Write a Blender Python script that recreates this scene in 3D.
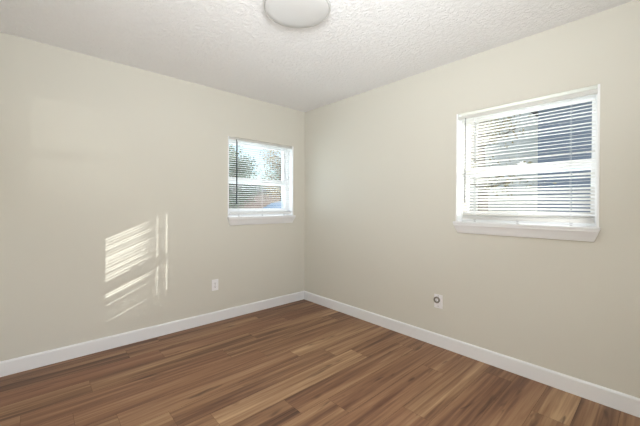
import bpy, bmesh, math, random
from mathutils import Vector, Matrix, noise

random.seed(7)
for o in list(bpy.data.objects):
    bpy.data.objects.remove(o)
scn = bpy.context.scene
COL = scn.collection
PI = math.pi

# ------------------------------------------------------------------ camera
def make_camera():
    yaw, pitch, roll = 0.8312574, -0.0047960, 0.0044950
    F = Vector((math.cos(yaw) * math.cos(pitch), math.sin(yaw) * math.cos(pitch), math.sin(pitch)))
    R = Vector((math.sin(yaw), -math.cos(yaw), 0))
    U = R.cross(F)
    R2 = math.cos(roll) * R + math.sin(roll) * U
    U2 = -math.sin(roll) * R + math.cos(roll) * U
    cd = bpy.data.cameras.new('camera')
    cam = bpy.data.objects.new('camera', cd)
    COL.objects.link(cam)
    m = Matrix((R2, U2, -F)).transposed().to_4x4()
    m.translation = Vector((-2.6114, -3.1638, 1.2259))
    cam.matrix_world = m
    cd.sensor_fit = 'HORIZONTAL'
    cd.sensor_width = 36.0
    cd.lens = 313.1 / 640 * 36
    cd.shift_y = -6.19 / 640
    cd.clip_start = 0.02
    cd.clip_end = 300
    scn.camera = cam
make_camera()

# ------------------------------------------------------------------ light
SUN_DIR = Vector((-0.8375, 1.0, -0.36))

def make_lights():
    w = bpy.data.worlds.new('world')
    scn.world = w
    w.use_nodes = True
    nt = w.node_tree
    bg = nt.nodes['Background']
    sky = nt.nodes.new('ShaderNodeTexSky')
    sky.sky_type = 'NISHITA'
    sky.sun_disc = False
    sky.sun_elevation = math.radians(28)
    sky.sun_rotation = math.radians(140)
    sky.air_density = 1.0
    sky.dust_density = 1.5
    # thin broken cloud over the blue
    tc = nt.nodes.new('ShaderNodeTexCoord')
    cl = nt.nodes.new('ShaderNodeTexNoise')
    cl.inputs['Scale'].default_value = 5.0
    cl.inputs['Detail'].default_value = 5
    cr = nt.nodes.new('ShaderNodeMapRange')
    cr.inputs['From Min'].default_value = 0.35
    cr.inputs['From Max'].default_value = 0.65
    cr.inputs['To Min'].default_value = 0.35
    cr.inputs['To Max'].default_value = 0.65
    mx = nt.nodes.new('ShaderNodeMix')
    mx.data_type = 'RGBA'
    mx.inputs[7].default_value = (2.05, 2.2, 2.45, 1)
    nt.links.new(tc.outputs['Generated'], cl.inputs['Vector'])
    nt.links.new(cl.outputs[0], cr.inputs['Value'])
    nt.links.new(cr.outputs[0], mx.inputs[0])
    nt.links.new(sky.outputs[0], mx.inputs[6])
    nt.links.new(mx.outputs[2], bg.inputs[0])
    bg.inputs[1].default_value = 0.44

    def sun(name, d, e, ang, col):
        l = bpy.data.lights.new(name, 'SUN')
        l.energy = e
        l.angle = math.radians(ang)
        l.color = col
        o = bpy.data.objects.new(name, l)
        COL.objects.link(o)
        o.rotation_euler = Vector(d).to_track_quat('-Z', 'Y').to_euler()
        o.location = (6, -8, 5)
    sun('sun', SUN_DIR, 5.2, 0.15, (1.0, 0.95, 0.88))
    # sunlight thrown back almost level by glass across the street
    sun('reflected_sunlight', (-1.0, 1.0, 0.035), 0.36, 0.2, (1.0, 0.96, 0.9))

    def area(name, loc, d, sx, sy, e, col, spread=180):
        l = bpy.data.lights.new(name, 'AREA')
        l.shape = 'RECTANGLE'
        l.size = sx
        l.size_y = sy
        l.energy = e
        l.color = col
        l.spread = math.radians(spread)
        o = bpy.data.objects.new(name, l)
        COL.objects.link(o)
        o.location = loc
        o.rotation_euler = Vector(d).to_track_quat('-Z', 'Y').to_euler()
    # fill lamp added in the doorway behind the camera to brighten the walls
    area('doorway_fill', (-2.50, -3.50, 1.05), (0.10, 1, 0.25), 0.76, 1.95, 21, (1.0, 0.985, 0.965))
    # added lamps outside the two windows, boosting the daylight and tilted up
    area('window_daylight_fill', (-0.63, 0.36, 1.40), (0.0, -1, 0.95), 0.80, 0.85, 11, (0.86, 0.93, 1.0), 150)
    area('window_daylight_fill', (0.36, -2.44, 1.40), (-1, 0.1, 0.95), 0.80, 0.85, 9.5, (0.92, 0.96, 1.0), 150)
    # added fill lamp by the camera, aimed up to lift the far ceiling
    area('camera_fill', (-2.62, -3.22, 1.75), (0.62, 0.68, 0.62), 0.4, 0.4, 23, (0.93, 0.97, 1.0), 120)
    # added up-facing lamp near the camera, brightening the ceiling
    area('ceiling_fill', (-2.1, -2.75, 1.45), (0.0, 0.0001, 1), 1.0, 1.0, 6, (0.97, 0.985, 1.0))

    scn.view_settings.view_transform = 'Standard'
    scn.view_settings.look = 'None'
    scn.view_settings.gamma = 1
    scn.view_settings.use_curve_mapping = False
    scn.view_settings.exposure = -0.01
make_lights()

# ------------------------------------------------------------------ materials
def srgb(r, g, b):
    def c(v):
        v /= 255.0
        return v / 12.92 if v <= 0.04045 else ((v + 0.055) / 1.055) ** 2.4
    return (c(r), c(g), c(b), 1)

def mat(name, col, rough=0.6, spec=0.4, bump=None, vary=None, metal=0.0):
    """plain procedural surface: optional noise bump (scale, strength, distance) and colour variation (scale, amount)"""
    m = bpy.data.materials.new(name)
    m.use_nodes = True
    nt = m.node_tree
    b = nt.nodes['Principled BSDF']
    b.inputs['Base Color'].default_value = col
    b.inputs['Roughness'].default_value = rough
    b.inputs['Specular IOR Level'].default_value = spec
    b.inputs['Metallic'].default_value = metal
    tc = nt.nodes.new('ShaderNodeTexCoord')
    if bump:
        n = nt.nodes.new('ShaderNodeTexNoise')
        n.inputs['Scale'].default_value = bump[0]
        n.inputs['Detail'].default_value = 4
        bp = nt.nodes.new('ShaderNodeBump')
        bp.inputs['Strength'].default_value = bump[1]
        bp.inputs['Distance'].default_value = bump[2]
        nt.links.new(tc.outputs['Object'], n.inputs['Vector'])
        nt.links.new(n.outputs[0], bp.inputs['Height'])
        nt.links.new(bp.outputs[0], b.inputs['Normal'])
    if vary:
        n = nt.nodes.new('ShaderNodeTexNoise')
        n.inputs['Scale'].default_value = vary[0]
        n.inputs['Detail'].default_value = 3
        mr = nt.nodes.new('ShaderNodeMapRange')
        mr.inputs['To Min'].default_value = 1 - vary[1]
        mr.inputs['To Max'].default_value = 1 + vary[1]
        mx = nt.nodes.new('ShaderNodeVectorMath')
        mx.operation = 'SCALE'
        mx.inputs[0].default_value = col[:3]
        nt.links.new(tc.outputs['Object'], n.inputs['Vector'])
        nt.links.new(n.outputs[0], mr.inputs['Value'])
        nt.links.new(mr.outputs[0], mx.inputs['Scale'])
        nt.links.new(mx.outputs[0], b.inputs['Base Color'])
    return m

M_WALL = mat('wall_paint', srgb(217.5, 215, 205), 0.62, 0.25, bump=(170, 0.10, 0.002), vary=(1.2, 0.012))
M_WHITE_WALL = M_WALL
M_TRIM = mat('white_trim_paint', srgb(238, 239, 241), 0.38, 0.45, bump=(60, 0.04, 0.001))
M_VINYL = mat('white_window_vinyl', srgb(248, 249, 250), 0.35, 0.5, vary=(5, 0.01))
M_SLAT = mat('white_blind_slat', srgb(238, 238, 238), 0.32, 0.5, vary=(8, 0.01))
M_PLATE = mat('white_wall_plate', srgb(246, 245, 247), 0.35, 0.5, vary=(20, 0.01))
M_SLOT = mat('dark_socket_slot', srgb(60, 56, 52), 0.6, 0.3, vary=(40, 0.05))
M_RING = mat('grey_metal_ring', srgb(150, 144, 136), 0.35, 0.5, vary=(40, 0.05), metal=0.7)
M_WAND = mat('clear_grey_wand', srgb(120, 124, 126), 0.25, 0.5, vary=(40, 0.03))
M_WAND_DARK = mat('dark_wand', srgb(32, 46, 46), 0.35, 0.5, vary=(40, 0.05))
M_CORD = mat('white_cord', srgb(225, 226, 228), 0.8, 0.2, vary=(60, 0.03))
M_SHADE = mat('lamp_diffuser', srgb(213, 213, 212), 0.45, 0.5, vary=(4, 0.006))
M_RIM = mat('lamp_rim', srgb(214, 213, 210), 0.32, 0.5, vary=(10, 0.01))

def slat_translucent():
    nt = M_SLAT.node_tree
    b = nt.nodes['Principled BSDF']
    out = nt.nodes['Material Output']
    t = nt.nodes.new('ShaderNodeBsdfTranslucent')
    t.inputs[0].default_value = srgb(245, 243, 238)
    mx = nt.nodes.new('ShaderNodeMixShader')
    mx.inputs[0].default_value = 0.5
    nt.links.new(b.outputs[0], mx.inputs[1])
    nt.links.new(t.outputs[0], mx.inputs[2])
    nt.links.new(mx.outputs[0], out.inputs['Surface'])
slat_translucent()

def glass_mat():
    m = bpy.data.materials.new('window_glass')
    m.use_nodes = True
    nt = m.node_tree
    nt.nodes.remove(nt.nodes['Principled BSDF'])
    out = nt.nodes['Material Output']
    tr = nt.nodes.new('ShaderNodeBsdfTransparent')
    tr.inputs[0].default_value = (0.93, 0.96, 0.96, 1)
    gl = nt.nodes.new('ShaderNodeBsdfGlossy')
    gl.inputs['Roughness'].default_value = 0.02
    lw = nt.nodes.new('ShaderNodeLayerWeight')
    pw = nt.nodes.new('ShaderNodeMath')
    pw.operation = 'POWER'
    pw.inputs[1].default_value = 5.0
    fr = nt.nodes.new('ShaderNodeMath')
    fr.operation = 'MULTIPLY_ADD'
    fr.inputs[1].default_value = 0.7
    fr.inputs[2].default_value = 0.03
    mx = nt.nodes.new('ShaderNodeMixShader')
    nt.links.new(lw.outputs['Facing'], pw.inputs[0])
    nt.links.new(pw.outputs[0], fr.inputs[0])
    nt.links.new(fr.outputs[0], mx.inputs[0])
    nt.links.new(tr.outputs[0], mx.inputs[1])
    nt.links.new(gl.outputs[0], mx.inputs[2])
    nt.links.new(mx.outputs[0], out.inputs['Surface'])
    return m
M_GLASS = glass_mat()

def ceiling_mat():
    m = mat('ceiling_texture_paint', srgb(250, 250, 251), 0.75, 0.2)
    nt = m.node_tree
    b = nt.nodes['Principled BSDF']
    tc = nt.nodes.new('ShaderNodeTexCoord')
    n1 = nt.nodes.new('ShaderNodeTexNoise')
    n1.inputs['Scale'].default_value = 34
    n1.inputs['Detail'].default_value = 5
    n1.inputs['Roughness'].default_value = 0.6
    n1.inputs['Distortion'].default_value = 0.6
    cr = nt.nodes.new('ShaderNodeValToRGB')
    cr.color_ramp.elements[0].position = 0.42
    cr.color_ramp.elements[1].position = 0.60
    bp = nt.nodes.new('ShaderNodeBump')
    bp.inputs['Strength'].default_value = 0.55
    bp.inputs['Distance'].default_value = 0.007
    nt.links.new(tc.outputs['Object'], n1.inputs['Vector'])
    nt.links.new(n1.outputs[0], cr.inputs[0])
    nt.links.new(cr.outputs[0], bp.inputs['Height'])
    nt.links.new(bp.outputs[0], b.inputs['Normal'])
    return m
M_CEIL = ceiling_mat()

def floor_mat():
    """wood planks: colour attribute 'plank' carries r = tone, g = grain offset, b = red-ness; the seams are a little dark"""
    m = bpy.data.materials.new('wood_plank_floor')
    m.use_nodes = True
    nt = m.node_tree
    N = nt.nodes.new
    L = nt.links.new
    b = nt.nodes['Principled BSDF']
    at = N('ShaderNodeAttribute'); at.attribute_name = 'plank'
    sp = N('ShaderNodeSeparateColor'); L(at.outputs['Color'], sp.inputs[0])
    tc = N('ShaderNodeTexCoord')
    off = N('ShaderNodeCombineXYZ')
    mu = N('ShaderNodeMath'); mu.operation = 'MULTIPLY'; mu.inputs[1].default_value = 37.0
    L(sp.outputs[1], mu.inputs[0])
    L(mu.outputs[0], off.inputs[0]); L(mu.outputs[0], off.inputs[2])
    add = N('ShaderNodeVectorMath'); add.operation = 'ADD'
    L(tc.outputs['Object'], add.inputs[0]); L(off.outputs[0], add.inputs[1])

    def stretched(sx, sy, scale, detail, dist, rough=0.55):
        mp = N('ShaderNodeMapping')
        mp.inputs['Scale'].default_value = (sx, sy, 1)
        L(add.outputs[0], mp.inputs['Vector'])
        n = N('ShaderNodeTexNoise')
        n.inputs['Scale'].default_value = scale
        n.inputs['Detail'].default_value = detail
        n.inputs['Distortion'].default_value = dist
        n.inputs['Roughness'].default_value = rough
        L(mp.outputs[0], n.inputs['Vector'])
        return n
    broad = stretched(0.55, 12.0, 1.0, 3, 0.8)
    fine = stretched(2.0, 60.0, 1.0, 4, 0.3, 0.6)
    mid = stretched(1.0, 26.0, 1.0, 4, 1.0)
    knot = stretched(3.2, 19.0, 1.0, 2, 0.6)

    def mix(fac, a, bb, mode='MIX'):
        x = N('ShaderNodeMix'); x.data_type = 'RGBA'; x.blend_type = mode
        if isinstance(fac, (int, float)): x.inputs[0].default_value = fac
        else: L(fac, x.inputs[0])
        if isinstance(a, tuple): x.inputs[6].default_value = a
        else: L(a, x.inputs[6])
        if isinstance(bb, tuple): x.inputs[7].default_value = bb
        else: L(bb, x.inputs[7])
        return x.outputs[2]

    def math_(op, a, bb, c=None, clamp=False):
        x = N('ShaderNodeMath'); x.operation = op; x.use_clamp = clamp
        for i, v in enumerate((a, bb) if c is None else (a, bb, c)):
            if isinstance(v, (int, float)): x.inputs[i].default_value = v
            else: L(v, x.inputs[i])
        return x.outputs[0]
    # value = plank tone + broad figure + grain
    v = math_('ADD', math_('MULTIPLY_ADD', sp.outputs[0], 0.8, 0.13), math_('MULTIPLY', math_('SUBTRACT', broad.outputs[0], 0.5), 1.45))
    v = math_('ADD', v, math_('MULTIPLY', math_('SUBTRACT', mid.outputs[0], 0.5), 1.0))
    v = math_('ADD', v, math_('MULTIPLY', math_('SUBTRACT', fine.outputs[0], 0.5), 0.6), clamp=True)
    cr = N('ShaderNodeValToRGB')
    e = cr.color_ramp.elements
    e[0].position = 0.0;  e[0].color = srgb(72, 50, 38)
    e[1].position = 1.0;  e[1].color = srgb(190, 156, 120)
    for pos, c in ((0.25, (110, 78, 58)), (0.5, (142, 106, 78)), (0.75, (165, 130, 98))):
        k = e.new(pos); k.color = srgb(*c)
    L(v, cr.inputs[0])
    red = mix(math_('MULTIPLY', sp.outputs[2], 0.55), cr.outputs[0], srgb(146, 100, 76))
    # dark knots and streaks
    kr = N('ShaderNodeValToRGB')
    kr.color_ramp.elements[0].position = 0.64; kr.color_ramp.elements[0].color = (0, 0, 0, 1)
    kr.color_ramp.elements[1].position = 0.74; kr.color_ramp.elements[1].color = (1, 1, 1, 1)
    L(knot.outputs[0], kr.inputs[0])
    col = mix(math_('MULTIPLY', kr.outputs[0], 0.65), red, srgb(62, 42, 32))
    L(col, b.inputs['Base Color'])
    b.inputs['Roughness'].default_value = 0.46
    b.inputs['Specular IOR Level'].default_value = 0.35
    bp = N('ShaderNodeBump')
    bp.inputs['Strength'].default_value = 0.12
    bp.inputs['Distance'].default_value = 0.002
    L(fine.outputs[0], bp.inputs['Height'])
    L(bp.outputs[0], b.inputs['Normal'])
    return m
M_FLOOR = floor_mat()
M_SEAM = mat('plank_seam', srgb(74, 52, 40), 0.7, 0.2, vary=(10, 0.05))

# ------------------------------------------------------------------ mesh helpers
def tag(o, label=None, cat=None, group=None, kind=None):
    if label: o['label'] = label
    if cat: o['category'] = cat
    if group: o['group'] = group
    if kind: o['kind'] = kind
    return o

def link(name, bm, m, parent=None, smooth=False):
    me = bpy.data.meshes.new(name)
    bm.normal_update()
    bm.to_mesh(me)
    bm.free()
    for x in (m if isinstance(m, (list, tuple)) else [m]):
        me.materials.append(x)
    if smooth:
        for p in me.polygons: p.use_smooth = True
    o = bpy.data.objects.new(name, me)
    COL.objects.link(o)
    if parent: o.parent = parent
    return o

def empty(name, loc=(0, 0, 0), rz=0):
    o = bpy.data.objects.new(name, None)
    o.empty_display_size = 0.1
    COL.objects.link(o)
    o.location = loc
    o.rotation_euler = (0, 0, rz)
    return o

def box(bm, x0, x1, y0, y1, z0, z1, bev=0.0, mi=0):
    xs, ys, zs = sorted((x0, x1)), sorted((y0, y1)), sorted((z0, z1))
    v = [bm.verts.new((x, y, z)) for x in xs for y in ys for z in zs]
    fs = []
    for q in ((0, 1, 3, 2), (4, 6, 7, 5), (0, 4, 5, 1), (2, 3, 7, 6), (0, 2, 6, 4), (1, 5, 7, 3)):
        f = bm.faces.new([v[i] for i in q]); f.material_index = mi; fs.append(f)
    if bev > 0:
        es = list({e for f in fs for e in f.edges})
        bmesh.ops.bevel(bm, geom=es, offset=bev, segments=2, affect='EDGES', profile=0.5)

def cyl(bm, p0, p1, r0, r1=None, n=12, caps=True):
    r1 = r0 if r1 is None else r1
    p0, p1 = Vector(p0), Vector(p1)
    d = (p1 - p0).normalized()
    a = d.orthogonal().normalized(); c = d.cross(a)
    A = [bm.verts.new(p0 + (a * math.cos(t) + c * math.sin(t)) * r0) for t in (2 * PI * i / n for i in range(n))]
    B = [bm.verts.new(p1 + (a * math.cos(t) + c * math.sin(t)) * r1) for t in (2 * PI * i / n for i in range(n))]
    for i in range(n):
        bm.faces.new((A[i], A[(i + 1) % n], B[(i + 1) % n], B[i]))
    if caps:
        bm.faces.new(A[::-1]); bm.faces.new(B)

def lathe(bm, prof, n=64, axis='Z', c=(0, 0, 0)):
    rings = []
    for r, h in prof:
        ring = []
        for i in range(n):
            t = 2 * PI * i / n
            if axis == 'Z': q = (c[0] + r * math.cos(t), c[1] + r * math.sin(t), c[2] + h)
            elif axis == 'X': q = (c[0] + h, c[1] + r * math.cos(t), c[2] + r * math.sin(t))
            else: q = (c[0] + r * math.cos(t), c[1] + h, c[2] + r * math.sin(t))
            ring.append(bm.verts.new(q))
        rings.append(ring)
    for a, b in zip(rings, rings[1:]):
        for i in range(n):
            bm.faces.new((a[i], a[(i + 1) % n], b[(i + 1) % n], b[i]))
    bm.faces.new(rings[0][::-1]); bm.faces.new(rings[-1])
    bmesh.ops.recalc_face_normals(bm, faces=bm.faces)

def extrude_profile(bm, prof, length, taper0=None, taper1=None):
    """profile [(out, z)] run along local x from 0 to length; taper functions move the ends inward by profile point"""
    n = len(prof)
    A = [bm.verts.new((0 + (taper0(o, z) if taper0 else 0), -o, z)) for o, z in prof]
    B = [bm.verts.new((length - (taper1(o, z) if taper1 else 0), -o, z)) for o, z in prof]
    for i in range(n):
        bm.faces.new((A[i], A[(i + 1) % n], B[(i + 1) % n], B[i]))
    bm.faces.new(A[::-1]); bm.faces.new(B)
    bmesh.ops.recalc_face_normals(bm, faces=bm.faces)

# ------------------------------------------------------------------ room shell
H = 2.44
XW, YS = -2.98, -3.46          # west and south walls
WT = 0.17                      # wall thickness
# window openings in wall-local coordinates; wall-local x runs left to right seen from inside, y into the wall, z up
WIN1 = (-1.072, -0.186)        # world x on the wall y = 0
WIN2 = (-1.992, -2.894)        # world y on the wall x = 0
ZS = 1.085
ZH1, ZH2 = 1.968, 1.992

def wall_grid(bm, u0, u1, holes, z0=0.0, z1=H, t=WT, mi=0):
    """wall in local frame: inner face y = 0, outer face y = t, hole list (a, b, c, d) in u and z"""
    us = sorted({u0, u1, *[h[0] for h in holes], *[h[1] for h in holes]})
    zs = sorted({z0, z1, *[h[2] for h in holes], *[h[3] for h in holes]})
    def inside(u, z):
        return any(h[0] < u < h[1] and h[2] < z < h[3] for h in holes)
    for y in (0.0, t):
        for i in range(len(us) - 1):
            for j in range(len(zs) - 1):
                if inside((us[i] + us[i + 1]) / 2, (zs[j] + zs[j + 1]) / 2): continue
                bm.faces.new([bm.verts.new(q) for q in ((us[i], y, zs[j]), (us[i + 1], y, zs[j]), (us[i + 1], y, zs[j + 1]), (us[i], y, zs[j + 1]))])
    for a, b, c, d in [(u0, u1, z0, z1)] + list(holes):
        for p, q in (((a, c), (b, c)), ((b, c), (b, d)), ((b, d), (a, d)), ((a, d), (a, c))):
            bm.faces.new([bm.verts.new(r) for r in ((p[0], 0, p[1]), (q[0], 0, q[1]), (q[0], t, q[1]), (p[0], t, p[1]))])
    bmesh.ops.remove_doubles(bm, verts=bm.verts, dist=1e-5)
    bmesh.ops.recalc_face_normals(bm, faces=bm.faces)

def build_shell():
    # north wall (y = 0): local frame = world frame
    bm = bmesh.new(); wall_grid(bm, XW, 0.0, [(WIN1[0], WIN1[1], ZS, ZH1)])
    tag(link('wall_north', bm, M_WALL), kind='structure')
    # east wall (x = 0): local x -> -world y, local y -> world x
    bm = bmesh.new(); wall_grid(bm, -WT, -YS, [(-WIN2[0], -WIN2[1], ZS, ZH2)])
    o = tag(link('wall_east', bm, M_WALL), kind='structure'); o.rotation_euler = (0, 0, -PI / 2)
    bm = bmesh.new(); wall_grid(bm, 0.0, -XW + WT, [(2.10, 2.90, 0.0, 2.04)])
    o = tag(link('wall_south', bm, M_WALL), kind='structure'); o.rotation_euler = (0, 0, PI); o.location = (0 , YS, 0)
    o.location.x = -0.0
    bm = bmesh.new(); wall_grid(bm, 0.0, -YS, [])
    o = tag(link('wall_west', bm, M_WALL), kind='structure'); o.rotation_euler = (0, 0, PI / 2); o.location = (XW, YS, 0)
    bm = bmesh.new(); box(bm, XW - WT, WT, YS - WT, WT, H, H + 0.12)
    tag(link('ceiling', bm, M_CEIL), kind='structure')

def build_floor():
    """planks run along x; rows 0.18 wide, row edges and end joints read from the photograph"""
    bm = bmesh.new()
    lay = bm.loops.layers.float_color.new('plank')
    joints = {0: -0.55, 1: -2.046, 2: -0.607, 3: -1.10, 4: -1.44, 5: -2.445, 6: -1.027, 7: -0.794, 8: -0.618,
              9: -1.449, 10: -1.237, 11: -0.40, 12: -0.95, 13: -0.15, 14: -0.80, 15: -0.405, 16: -1.0, 17: -0.2, 18: -0.7, 19: -1.2}
    tones = {(6, -1.027): (0.66, 0), (8, -1.848): (0.74, 0), (8, -0.618): (0.46, .1), (9, -1.449): (0.40, .2), (9, -2.679): (0.30, 0),
             (10, -1.237): (0.42, .3), (10, -2.467): (0.60, .1), (15, -0.405): (0.72, 0), (15, -1.635): (0.58, 0), (2, -3.067): (0.42, .9),
             (2, -1.837): (0.46, .5), (1, -2.046): (0.50, .1), (1, -3.276): (0.26, .1), (0, -1.78): (0.36, .1), (0, -0.55): (0.30, 0), (0, -3.01): (0.32, 0),
             (7, -2.024): (0.42, .1), (7, -0.794): (0.50, .1), (11, -1.63): (0.44, .4), (11, -0.4): (0.56, .3), (12, -0.95): (0.60, .1), (13, -1.38): (0.38, .4),
             (14, -0.8): (0.46, .4), (4, -1.44): (0.50, 0), (5, -1.215): (0.46, .1)}
    PL, g = 1.23, 0.0005
    y1 = 0.0
    row = 0
    while y1 > YS:
        y0 = -0.12 if row == 0 else y1 - 0.18
        x = joints.get(row, random.uniform(-1.2, 0))
        while x > XW: x -= PL
        while x < 0:
            a, b_ = max(x, XW), min(x + PL, 0.0)
            key = next((k for k in tones if k[0] == row and abs(k[1] - x) < 0.02), None)
            tone, red = tones[key] if key else (random.uniform(0.36, 0.62), random.choice((0, 0, .1, .3, .5)))
            v = [bm.verts.new(q) for q in ((a + g, max(y0, YS) + g, 0), (b_ - g, max(y0, YS) + g, 0), (b_ - g, y1 - g, 0), (a + g, y1 - g, 0))]
            f = bm.faces.new(v)
            c = (tone, random.random(), red, 1)
            for l in f.loops: l[lay] = c
            x += PL
        y1 = y0
        row += 1
    # dark joint bed just under the planks, and the slab
    box(bm, XW - WT, WT, YS - WT, WT, -0.12, -0.0012, mi=1)
    tag(link('floor', bm, [M_FLOOR, M_SEAM]), kind='structure')

def baseboard(name, length, loc, rz):
    prof = [(0, 0.0), (0.013, 0.0), (0.013, 0.094), (0.0115, 0.099), (0.008, 0.104), (0.004, 0.1065), (0, 0.107)]
    bm = bmesh.new(); extrude_profile(bm, prof, length)
    o = link(name, bm, M_TRIM); o.location = loc; o.rotation_euler = (0, 0, rz)
    tag(o, kind='structure')

build_shell()
build_floor()
baseboard('baseboard_north', -XW, (XW, 0, 0), 0)
baseboard('baseboard_east', -YS, (0, 0, 0), -PI / 2)
baseboard('baseboard_west', -YS, (XW, YS, 0), PI / 2)
baseboard('baseboard_south', 2.035, (0, YS, 0), PI)

# doorway behind the camera: casing and an open hall beyond
def doorway():
    bm = bmesh.new()
    for x0, x1 in ((-2.10, -2.035), (-2.965, -2.90)):
        box(bm, x0, x1, YS, YS + 0.015, 0, 2.04, 0.003)
    box(bm, -2.965, -2.035, YS, YS + 0.015, 2.04, 2.105, 0.003)
    tag(link('trim_1', bm, M_TRIM), kind='structure')
doorway()

# ------------------------------------------------------------------ windows (local frame: x to the right seen from inside, y out, z up)
def window(name, W, ZH, loc, rz):
    """single-hung vinyl window set deep in the opening; origin at the left end of the opening, at z = 0"""
    r = empty(name, loc, rz)
    tag(r, kind='structure')
    y0, y1 = 0.085, 0.165
    fw = 0.028
    bm = bmesh.new()
    # outer frame ring
    box(bm, 0, fw, y0, y1, ZS, ZH, 0.003)
    box(bm, W - fw, W, y0, y1, ZS, ZH, 0.003)
    box(bm, fw, W - fw, y0, y1, ZH - fw, ZH, 0.003)
    box(bm, fw, W - fw, y0, y1, ZS, ZS + fw, 0.003)
    link('window_frame', bm, M_VINYL, r)
    zm = 1.505
    # sashes
    def sash(nm, za, zb, ya, yb, rail_bottom, rail_top, st=0.026):
        bm = bmesh.new()
        box(bm, fw, fw + st, ya, yb, za, zb, 0.002)
        box(bm, W - fw - st, W - fw, ya, yb, za, zb, 0.002)
        box(bm, fw + st, W - fw - st, ya, yb, za, za + rail_bottom, 0.002)
        box(bm, fw + st, W - fw - st, ya, yb, zb - rail_top, zb, 0.002)
        s = link(nm, bm, M_VINYL, r)
        bm = bmesh.new()
        yc = (ya + yb) / 2
        box(bm, fw + st - 0.004, W - fw - st + 0.004, yc - 0.002, yc + 0.002, za + rail_bottom - 0.004, zb - rail_top + 0.004)
        link('pane', bm, M_GLASS, s)
        return s
    sash('upper_sash', zm - 0.03, ZH - fw, 0.128, 0.152, 0.045, 0.024)
    low = sash('lower_sash', ZS + fw, zm + 0.035, 0.098, 0.122, 0.074, 0.050)
    bm = bmesh.new()
    box(bm, W / 2 - 0.03, W / 2 + 0.03, 0.088, 0.10, zm + 0.036, zm + 0.048, 0.003)
    cyl(bm, (W / 2, 0.094, zm + 0.045), (W / 2, 0.094, zm + 0.055), 0.009)
    link('sash_lock', bm, M_VINYL, low)
    # side and head liners of the reveal
    bm = bmesh.new()
    for a, b_ in ((0, 0.012), (W - 0.012, W)):
        box(bm, a, b_, -0.004, y0, ZS, ZH, 0.0015)
    link('jamb_liner', bm, M_VINYL, r)
    # unseen moulding added outside the opening to cut the edge of the sun patch
    bm = bmesh.new()
    box(bm, -0.05, 0.008, 0.165, 0.25, ZS - 0.04, ZH + 0.05, 0.004)
    box(bm, W - 0.008, W + 0.05, 0.165, 0.25, ZS - 0.04, ZH + 0.05, 0.004)
    box(bm, 0.008, W - 0.008, 0.165, 0.25, ZH - 0.008, ZH + 0.05, 0.004)
    link('sun_cut_casing', bm, M_VINYL, r)
    # stool board on the bottom of the opening with horns past both sides
    bm = bmesh.new()
    box(bm, 0.0, W, -0.02, y0, ZS - 0.004, ZS + 0.012, 0)
    box(bm, -0.008, W + 0.008, -0.046, 0.0, ZS - 0.004, ZS + 0.012, 0.004)
    s = link('window_sill', bm, M_TRIM, r)
    prof = [(0, 0.0), (0.012, 0.0), (0.016, 0.006), (0.024, 0.03), (0.033, 0.052), (0.041, 0.066), (0.041, 0.078), (0, 0.078)]
    bm = bmesh.new()
    tp = lambda o, z: 0.028 * (1 - z / 0.078)
    extrude_profile(bm, prof, W + 0.012, tp, tp)
    a = link('apron', bm, M_TRIM, r)
    a.location = (-0.006, 0, ZS - 0.004 - 0.078)
    return r

window('window_1', WIN1[1] - WIN1[0], ZH1, (WIN1[0], 0, 0), 0)
window('window_2', WIN2[0] - WIN2[1], ZH2, (0, WIN2[0], 0), -PI / 2)

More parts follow.
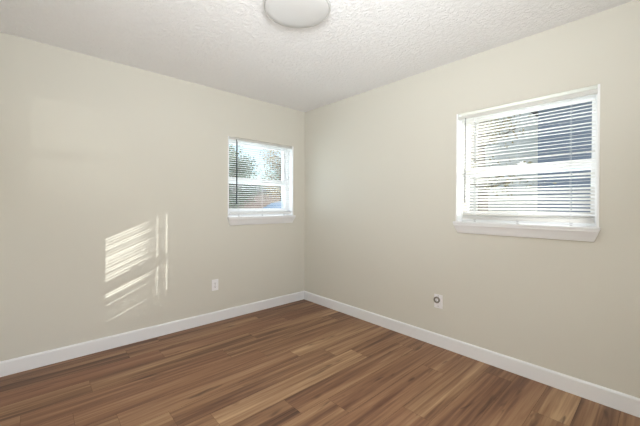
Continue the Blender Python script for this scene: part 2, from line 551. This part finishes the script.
# ------------------------------------------------------------------ mini blinds
def blind(name, W, loc, rz, top, tilt_fn, wand_x, wand_mat, wand_z, wand_r, label, yc=0.024, jitter=0.03, rail_z=1.118, ladders=(0.145, 0.45, 0.76), gap=0.016):
    r = empty(name, loc, rz)
    tag(r, label, 'blind')
    x0, x1 = 0.012 + gap, W - 0.012 - min(gap, 0.012)
    bm = bmesh.new()
    # headrail: an open-topped channel
    box(bm, x0 - gap + 0.003, W - 0.015, yc - 0.014, yc - 0.012, top - 0.027, top, 0.0006)
    box(bm, x0 - gap + 0.003, W - 0.015, yc + 0.012, yc + 0.014, top - 0.027, top, 0.0006)
    box(bm, x0 - gap + 0.003, W - 0.015, yc - 0.013, yc + 0.013, top - 0.027, top - 0.025, 0.0006)
    link('headrail', bm, M_SLAT, r)
    # slats with route holes at the ladders
    bm = bmesh.new()
    pitch, wd = 0.0235, 0.025
    z = top - 0.042
    zr = rail_z + 0.022
    k = 0
    rs = random.Random(21)
    nz = round((z - zr - 0.018) / pitch)
    pitch = (z - zr - 0.018) / nz
    zl = [z - q * pitch for q in range(nz + 1)]
    zl += [zr + 0.010, zr + 0.0065, zr + 0.003]      # spare slats lying stacked on the bottom rail
    for z in zl:
        stacked = z < zr + 0.012
        jitter_ = jitter if (z - zr) / (top - zr) > 0.25 else jitter * 0.3
        jt = rs.gauss(0, 1) * jitter_; jt2 = rs.gauss(0, 1) * jitter_ * 0.6; sag = rs.gauss(0, 1) * jitter * 0.015
        js = [-0.5, -0.26, 0.26, 0.5]
        cuts = [x0]
        for q, lx in enumerate(ladders):
            hw = 0.009 if q == 0 else 0.003
            cuts += [lx - hw, lx + hw]
        cuts += [x1]
        fine = [cuts[0]]
        for a, b_ in zip(cuts, cuts[1:]):
            m_ = max(1, int((b_ - a) / 0.05))
            fine += [a + (b_ - a) * (q + 1) / m_ for q in range(m_)]
        cuts = fine
        rows = []
        fz = (z - zr) / (top - zr)
        for j in js:
            row = []
            for cx in cuts:
                uu = (cx - x0) / (x1 - x0)
                t = tilt_fn(fz, uu) + jt + jt2 * (uu - 0.4)       # + = room edge down
                if stacked: t = 0.0
                dirv = Vector((0, -math.cos(t), -math.sin(t)))
                nrm = Vector((0, -math.sin(t), math.cos(t)))
                row.append(bm.verts.new(Vector((cx, yc, z + (0 if stacked else sag) * (1 - abs(2 * uu - 1)))) + dirv * (j * wd) + nrm * (0.0022 * (1 - 4 * j * j))))
            rows.append(row)
        for a in range(3):
            for i in range(len(cuts) - 1):
                if a == 1 and any(abs((cuts[i] + cuts[i + 1]) / 2 - lx) < 0.002 for lx in ladders): continue
                bm.faces.new((rows[a][i], rows[a][i + 1], rows[a + 1][i + 1], rows[a + 1][i]))
    s = link('slats', bm, M_SLAT, r)
    md = s.modifiers.new('thick', 'SOLIDIFY'); md.thickness = 0.0005; md.offset = 0
    # bottom rail
    bm = bmesh.new(); box(bm, x0, x1, yc - 0.0125, yc + 0.0125, rail_z, rail_z + 0.022, 0.003)
    br = link('bottom_rail', bm, M_SLAT, r)
    for lx in ladders:
        bm = bmesh.new()
        for dy in (-0.0133, 0.0133):
            cyl(bm, (lx - 0.006, yc + dy, rail_z), (lx - 0.006, yc + dy, top - 0.02), 0.0006, n=5)
        cyl(bm, (lx, yc, rail_z), (lx, yc, top - 0.02), 0.0008, n=5)
        link('ladder_cord', bm, M_CORD, r)
        bm = bmesh.new()
        box(bm, lx - 0.008, lx + 0.008, yc - 0.010, yc + 0.010, rail_z - 0.006, rail_z, 0.0015)
        cyl(bm, (lx, yc, rail_z - 0.026), (lx, yc, rail_z - 0.005), 0.0022, n=8)
        box(bm, lx - 0.007, lx + 0.007, yc - 0.007, yc + 0.007, ZS + 0.012, ZS + 0.020, 0.0015)
        link('cord_button', bm, M_CORD, br)
    bm = bmesh.new()
    cyl(bm, (wand_x, yc - 0.022, wand_z), (wand_x, yc - 0.022, top - 0.045), wand_r, n=6)
    cyl(bm, (wand_x, yc - 0.022, wand_z - 0.004), (wand_x, yc - 0.022, wand_z + 0.02), wand_r * 1.5, wand_r * 1.2, n=6)
    cyl(bm, (wand_x, yc - 0.022, top - 0.047), (wand_x, yc - 0.012, top - 0.022), wand_r * 0.8, n=6)
    link('tilt_wand', bm, wand_mat, r)
    return r

R_ = math.radians
blind('window_blind', WIN1[1] - WIN1[0], (WIN1[0], 0, 0), 0, 1.967, lambda f, u: R_(-9), 0.107, M_WAND_DARK, 1.24, 0.0068,
      'white mini blind with open slats and a dark tilt wand in the left wall window')
def slat_tilt(f, u):
    # the slats hang a little twisted: nearly shut by the wand, opening towards the far end and above the meeting rail
    a = min(1, max(0, (u - 0.15) / 0.22))
    b = min(1, max(0, (f - 0.245) / 0.04))
    return R_(-33 + 31 * a * b)
blind('window_blind', WIN2[0] - WIN2[1], (0, WIN2[0], 0), -PI / 2, 1.968,
      slat_tilt, 0.075, M_WAND, 1.255, 0.0036,
      'white mini blind with sunlit slats and pale grey wand in the right wall window', yc=0.018, gap=0.036, jitter=0.14)

# ------------------------------------------------------------------ ceiling light
def ceiling_light():
    r = empty('ceiling_light', (-1.45, -1.68, H))
    tag(r, 'round white flush ceiling light, unlit, at the top edge of the picture', 'ceiling light')
    bm = bmesh.new(); lathe(bm, [(0.150, 0.0), (0.185, -0.002), (0.196, -0.010), (0.201, -0.026), (0.201, -0.040), (0.199, -0.045), (0.196, -0.046), (0.1945, -0.044), (0.1935, -0.036), (0.120, -0.030)])
    link('rim', bm, M_RIM, r, True)
    bm = bmesh.new(); lathe(bm, [(0.150, -0.034), (0.192, -0.038), (0.192, -0.045), (0.187, -0.049), (0.15, -0.053), (0.10, -0.056), (0.05, -0.0575), (0.002, -0.058)])
    link('diffuser', bm, M_SHADE, r, True)
ceiling_light()

# ------------------------------------------------------------------ wall plates
def duplex_outlet():
    r = empty('wall_outlet', (-1.212, 0, 0.386))
    tag(r, 'white duplex electrical outlet low on the left wall beneath the sunlit stripes', 'outlet')
    bm = bmesh.new(); box(bm, -0.036, 0.036, -0.006, 0, -0.058, 0.058, 0.0025)
    link('cover_plate', bm, M_PLATE, r)
    for s in (1, -1):
        bm = bmesh.new(); lathe(bm, [(0.0172, 0.0), (0.0172, -0.0075), (0.0165, -0.0082), (0.001, -0.0082)], 28, 'Y', (0, 0, s * 0.0195))
        f = link('receptacle', bm, M_PLATE, r)
        bm = bmesh.new()
        box(bm, -0.0075, -0.0050, -0.0086, -0.006, s * 0.0195 - 0.002, s * 0.0195 + 0.0075)
        box(bm, 0.0050, 0.0072, -0.0086, -0.006, s * 0.0195 - 0.001, s * 0.0195 + 0.0065)
        cyl(bm, (0, -0.0086, s * 0.0195 - 0.0075), (0, -0.006, s * 0.0195 - 0.0075), 0.0028, n=10)
        link('slots', bm, M_SLOT, f)
    bm = bmesh.new(); lathe(bm, [(0.0035, 0), (0.0035, -0.0072), (0.0028, -0.0078), (0.0005, -0.0078)], 14, 'Y')
    link('screw', bm, M_RING, r)
duplex_outlet()

def round_socket():
    # local frame turned so that -y points into the room
    r = empty('wall_socket', (0, -1.845, 0.392), -PI / 2)
    tag(r, 'white wall plate with a round grey ringed socket low on the right wall', 'socket')
    bm = bmesh.new(); box(bm, -0.038, 0.038, -0.006, 0, -0.060, 0.060, 0.0025)
    link('cover_plate', bm, M_PLATE, r)
    bm = bmesh.new(); lathe(bm, [(0.0275, 0.0), (0.0275, -0.018), (0.0255, -0.020), (0.0225, -0.020), (0.0205, -0.013), (0.001, -0.013)], 36, 'Y', (-0.010, 0, 0.012))
    k = link('socket_ring', bm, M_RING, r, False)
    bm = bmesh.new(); lathe(bm, [(0.0135, -0.0125), (0.0135, -0.015), (0.001, -0.015)], 28, 'Y', (-0.010, 0, 0.012))
    c = link('socket_core', bm, M_PLATE, r)
    bm = bmesh.new()
    cyl(bm, (-0.015, -0.0155, 0.014), (-0.015, -0.012, 0.014), 0.0022, n=8)
    cyl(bm, (-0.005, -0.0155, 0.014), (-0.005, -0.012, 0.014), 0.0022, n=8)
    box(bm, -0.012, -0.008, -0.0155, -0.012, 0.004, 0.008)
    link('slots', bm, M_SLOT, c)
    for z in (-0.042, 0.048):
        bm = bmesh.new(); lathe(bm, [(0.0035, 0), (0.0035, -0.0072), (0.0028, -0.0078), (0.0005, -0.0078)], 14, 'Y', (0, 0, z))
        link('screw', bm, M_RING, r)
round_socket()

# ------------------------------------------------------------------ outdoors
GZ = -0.12
M_GRASS = mat('dry_lawn', srgb(150, 146, 112), 0.9, 0.1, bump=(30, 0.3, 0.02), vary=(0.8, 0.18))
M_PAVE = mat('pale_concrete', srgb(186, 182, 176), 0.85, 0.2, vary=(1.5, 0.06))
M_BARK = mat('tree_bark', srgb(146, 136, 124), 0.9, 0.1, bump=(20, 0.4, 0.02), vary=(4, 0.15))
M_LEAF = mat('green_leaf', srgb(120, 138, 104), 0.6, 0.3, vary=(2, 0.3))
M_LEAF_Y = mat('autumn_leaf', srgb(196, 178, 138), 0.6, 0.3, vary=(2, 0.2))
M_BRICKWALL = mat('brown_brick', srgb(130, 114, 108), 0.85, 0.2, vary=(6, 0.2))
M_SIDING = mat('blue_grey_siding', srgb(140, 148, 166), 0.7, 0.3, vary=(1, 0.06))
M_CREAM = mat('pale_siding', srgb(250, 242, 232), 0.7, 0.3, vary=(1, 0.05))
M_ROOF = mat('grey_shingle', srgb(118, 114, 114), 0.9, 0.1, vary=(8, 0.15))
M_CARPAINT = mat('silver_car_paint', srgb(232, 236, 240), 0.25, 0.6, vary=(3, 0.01))
M_CARGLASS = mat('car_glass', srgb(176, 200, 222), 0.12, 0.8, vary=(3, 0.02))
M_TYRE = mat('tyre_rubber', srgb(40, 40, 42), 0.8, 0.2, vary=(9, 0.1))
M_DARKPANE = mat('house_window_pane', srgb(96, 110, 126), 0.15, 0.6, vary=(2, 0.05))

def outdoors():
    bm = bmesh.new()
    box(bm, WT + 0.0, 60, -24, 70, GZ - 0.2, GZ)
    box(bm, -40, WT, WT, 70, GZ - 0.2, GZ)
    tag(link('ground', bm, M_GRASS), kind='structure')
    bm = bmesh.new(); box(bm, 1.5, 14, 4.6, 8.6, GZ, GZ + 0.03)
    tag(link('driveway', bm, M_PAVE), kind='structure')
outdoors()

def tree(loc, h, cr, n, leaf, label, seed, zmin=0.35):
    rnd = random.Random(seed)
    r = empty('tree', loc)
    tag(r, label, 'tree')
    bm = bmesh.new()
    pts = [Vector((0, 0, 0)), Vector((0.05, 0.03, h * 0.3)), Vector((-0.04, 0.06, h * 0.6)), Vector((0.0, 0.0, h * 0.92))]
    rr = [h * 0.028, h * 0.022, h * 0.014, h * 0.005]
    for i in range(3): cyl(bm, pts[i], pts[i + 1], rr[i], rr[i + 1], 9)
    tips = []
    for k in range(16):
        t = rnd.uniform(zmin, 0.9); a = rnd.uniform(0, 2 * PI)
        b0 = Vector((0, 0.03, h * t))
        ln = cr * rnd.uniform(0.6, 1.0) * (1.15 - t * 0.6)
        b1 = b0 + Vector((math.cos(a) * ln, math.sin(a) * ln, ln * rnd.uniform(0.25, 0.7)))
        cyl(bm, b0, b1, h * 0.008, h * 0.002, 6)
        tips.append((b0, b1))
    link('trunk', bm, M_BARK, r)
    bm = bmesh.new()
    for k in range(n):
        b0, b1 = rnd.choice(tips)
        c = b0.lerp(b1, rnd.uniform(0.35, 1.1)) + Vector((rnd.gauss(0, 1), rnd.gauss(0, 1), rnd.gauss(0, 1))) * cr * 0.17
        s = rnd.uniform(0.03, 0.07) * (cr / 2.0) ** 0.5
        m = Matrix.Rotation(rnd.uniform(0, 2 * PI), 3, Vector((rnd.gauss(0, 1), rnd.gauss(0, 1), rnd.gauss(0, 1) + .01)).normalized())
        q = [Vector((-1.3, 0, 0)), Vector((0, -0.55, 0.12)), Vector((1.3, 0, 0)), Vector((0, 0.55, 0.12))]
        bm.faces.new([bm.verts.new(c + m @ v * s) for v in q])
    link('foliage', bm, leaf, r)
    return r

def house(name, loc, rz, w, d, h, roof_h, wallm, label, wins):
    """a low house; local front face at y = 0 spanning x 0..w"""
    r = empty(name, loc, rz)
    tag(r, label, 'house')
    bm = bmesh.new(); box(bm, 0, w, 0, d, 0, h)
    link('walls', bm, wallm, r)
    bm = bmesh.new()
    ov = 0.45
    v = [bm.verts.new(q) for q in ((-ov, -ov, h), (w + ov, -ov, h), (w + ov, d + ov, h), (-ov, d + ov, h), (-ov + 1.2, d / 2, h + roof_h), (w + ov - 1.2, d / 2, h + roof_h))]
    for q in ((0, 1, 5, 4), (2, 3, 4, 5), (1, 2, 5), (3, 0, 4), (3, 2, 1, 0)): bm.faces.new([v[i] for i in q])
    link('roof', bm, M_ROOF, r)
    for x, z, ww, hh in wins:
        bm = bmesh.new()
        box(bm, x - 0.07, x + ww + 0.07, -0.05, 0.0, z - 0.07, z, 0)
        box(bm, x - 0.07, x + ww + 0.07, -0.05, 0.0, z + hh, z + hh + 0.07, 0)
        for a in (x - 0.07, x + ww, x + ww / 2 - 0.025): box(bm, a, a + (0.07 if a != x + ww / 2 - 0.025 else 0.05), -0.05, 0.0, z, z + hh)
        f = link('window', bm, M_TRIM, r)
        bm = bmesh.new(); box(bm, x, x + ww, -0.02, -0.005, z, z + hh)
        link('pane', bm, M_DARKPANE, f)
    return r

def car(loc, rz):
    r = empty('parked_car', loc, rz)
    tag(r, 'light silver car parked outside, seen through the left wall window', 'car')
    L, W = 4.5, 1.78
    def shell(prof, y0, y1, inset):
        bm = bmesh.new()
        A = [bm.verts.new((x, y0 + inset(z), z)) for x, z in prof]
        B = [bm.verts.new((x, y1 - inset(z), z)) for x, z in prof]
        n = len(prof)
        for i in range(n): bm.faces.new((A[i], A[(i + 1) % n], B[(i + 1) % n], B[i]))
        bm.faces.new(A[::-1]); bm.faces.new(B)
        bmesh.ops.recalc_face_normals(bm, faces=bm.faces)
        return bm
    body = [(0.02, 0.35), (0.0, 0.6), (0.12, 0.82), (0.5, 0.92), (1.2, 0.98), (3.7, 1.0), (4.35, 0.96), (4.5, 0.75), (4.48, 0.35), (4.1, 0.25),
            (3.95, 0.25), (3.92, 0.5), (3.75, 0.68), (3.55, 0.72), (3.35, 0.68), (3.18, 0.5), (3.15, 0.25),
            (1.35, 0.25), (1.32, 0.5), (1.15, 0.68), (0.95, 0.72), (0.75, 0.68), (0.58, 0.5), (0.55, 0.25), (0.3, 0.25)]
    b = link('body', shell(body, 0, W, lambda z: max(0, (z - 0.7)) * 0.18), M_CARPAINT, r)
    cab = [(1.15, 0.97), (1.95, 1.40), (2.3, 1.47), (3.1, 1.46), (3.5, 1.38), (4.15, 0.98)]
    link('roof', shell(cab, 0.06, W - 0.06, lambda z: (z - 0.97) * 0.38), M_CARPAINT, r)
    def quad_panel(name, pts, parent):
        bm = bmesh.new()
        q = [Vector(p) for p in pts]
        nrm = (q[1] - q[0]).cross(q[2] - q[0]).normalized()
        A = [bm.verts.new(p + nrm * 0.006) for p in q]; B = [bm.verts.new(p - nrm * 0.006) for p in q]
        bm.faces.new(A); bm.faces.new(B[::-1])
        n = len(q)
        for i in range(n): bm.faces.new((A[i], B[i], B[(i + 1) % n], A[(i + 1) % n]))
        link(name, bm, M_CARGLASS, parent)
    quad_panel('windscreen', [(1.22, 0.14, 1.01), (1.22, W - 0.14, 1.01), (1.90, W - 0.26, 1.385), (1.90, 0.26, 1.385)], r)
    quad_panel('rear_window', [(4.10, 0.16, 1.02), (4.10, W - 0.16, 1.02), (3.55, W - 0.26, 1.36), (3.55, 0.26, 1.36)], r)
    for s in (0, 1):
        Y = lambda z: (0.05 + (z - 0.97) * 0.38) if s == 0 else W - (0.05 + (z - 0.97) * 0.38)
        quad_panel('side_window', [(1.45, Y(1.03), 1.03), (2.6, Y(1.03), 1.03), (2.6, Y(1.39), 1.39), (2.02, Y(1.37), 1.37)], r)
        quad_panel('side_window', [(2.68, Y(1.03), 1.03), (3.85, Y(1.03), 1.03), (3.42, Y(1.35), 1.35), (2.68, Y(1.39), 1.39)], r)
    for x in (0.95, 3.55):
        for y in (0.02, W - 0.22):
            bm = bmesh.new(); lathe(bm, [(0.2, 0), (0.3, 0.0), (0.33, 0.03), (0.33, 0.17), (0.3, 0.2), (0.2, 0.2)], 28, 'Y', (x, y, 0.33))
            w = link('wheel', bm, M_TYRE, r)
            bm = bmesh.new(); lathe(bm, [(0.2, -0.005), (0.2, 0.205)], 20, 'Y', (x, y, 0.33))
            link('hubcap', bm, M_RING, w)
    for y in (0.12, W - 0.42):
        bm = bmesh.new(); box(bm, 0.01, 0.12, y, y + 0.3, 0.62, 0.76, 0.02)
        link('headlight', bm, M_TRIM, r)
car((1.95, 5.35, GZ + 0.03), R_(-4))

house('neighbour_house', (-3.0, 15.5, GZ), R_(-6), 17.0, 7.0, 2.2, 0.7, M_BRICKWALL,
      'low brown brick house beyond the car, seen through the left wall window', [(3.4, 1.1, 1.0, 1.0), (13.2, 1.1, 1.4, 1.0)])
house('neighbour_house', (9.5, 4.4, GZ), R_(-90), 4.8, 3.5, 5.2, 1.2, M_CREAM,
      'pale house seen through the left part of the right wall window', [(0.6, 1.1, 0.9, 1.1)])
house('neighbour_house', (7.4, -0.88, GZ), R_(-90), 2.9, 5.0, 4.2, 1.4, M_SIDING,
      'blue grey house seen through the right part of the right wall window', [(1.9, 1.0, 0.6, 1.2)])

tree((8.0, 11.8, GZ), 4.6, 1.5, 5200, M_LEAF_Y, 'pale autumn tree in front of the brick house, left wall window', 3, 0.25)
tree((4.9, 11.4, GZ), 4.2, 1.5, 5200, M_LEAF, 'green tree left of the pale one, seen through the left wall window', 5, 0.25)
tree((13.2, 28.0, GZ), 8.0, 3.2, 5200, M_LEAF, 'tall green tree rising behind the low brick house, seen further left', 8, 0.15)
tree((20.4, 28.0, GZ), 7.0, 2.8, 4600, M_LEAF, 'tall green tree rising behind the low brick house, seen further right', 9, 0.15)
tree((5.5, -0.2, GZ), 5.0, 1.1, 1500, M_LEAF_Y, 'sunlit pale tree between the houses outside the right wall window', 11, 0.3)
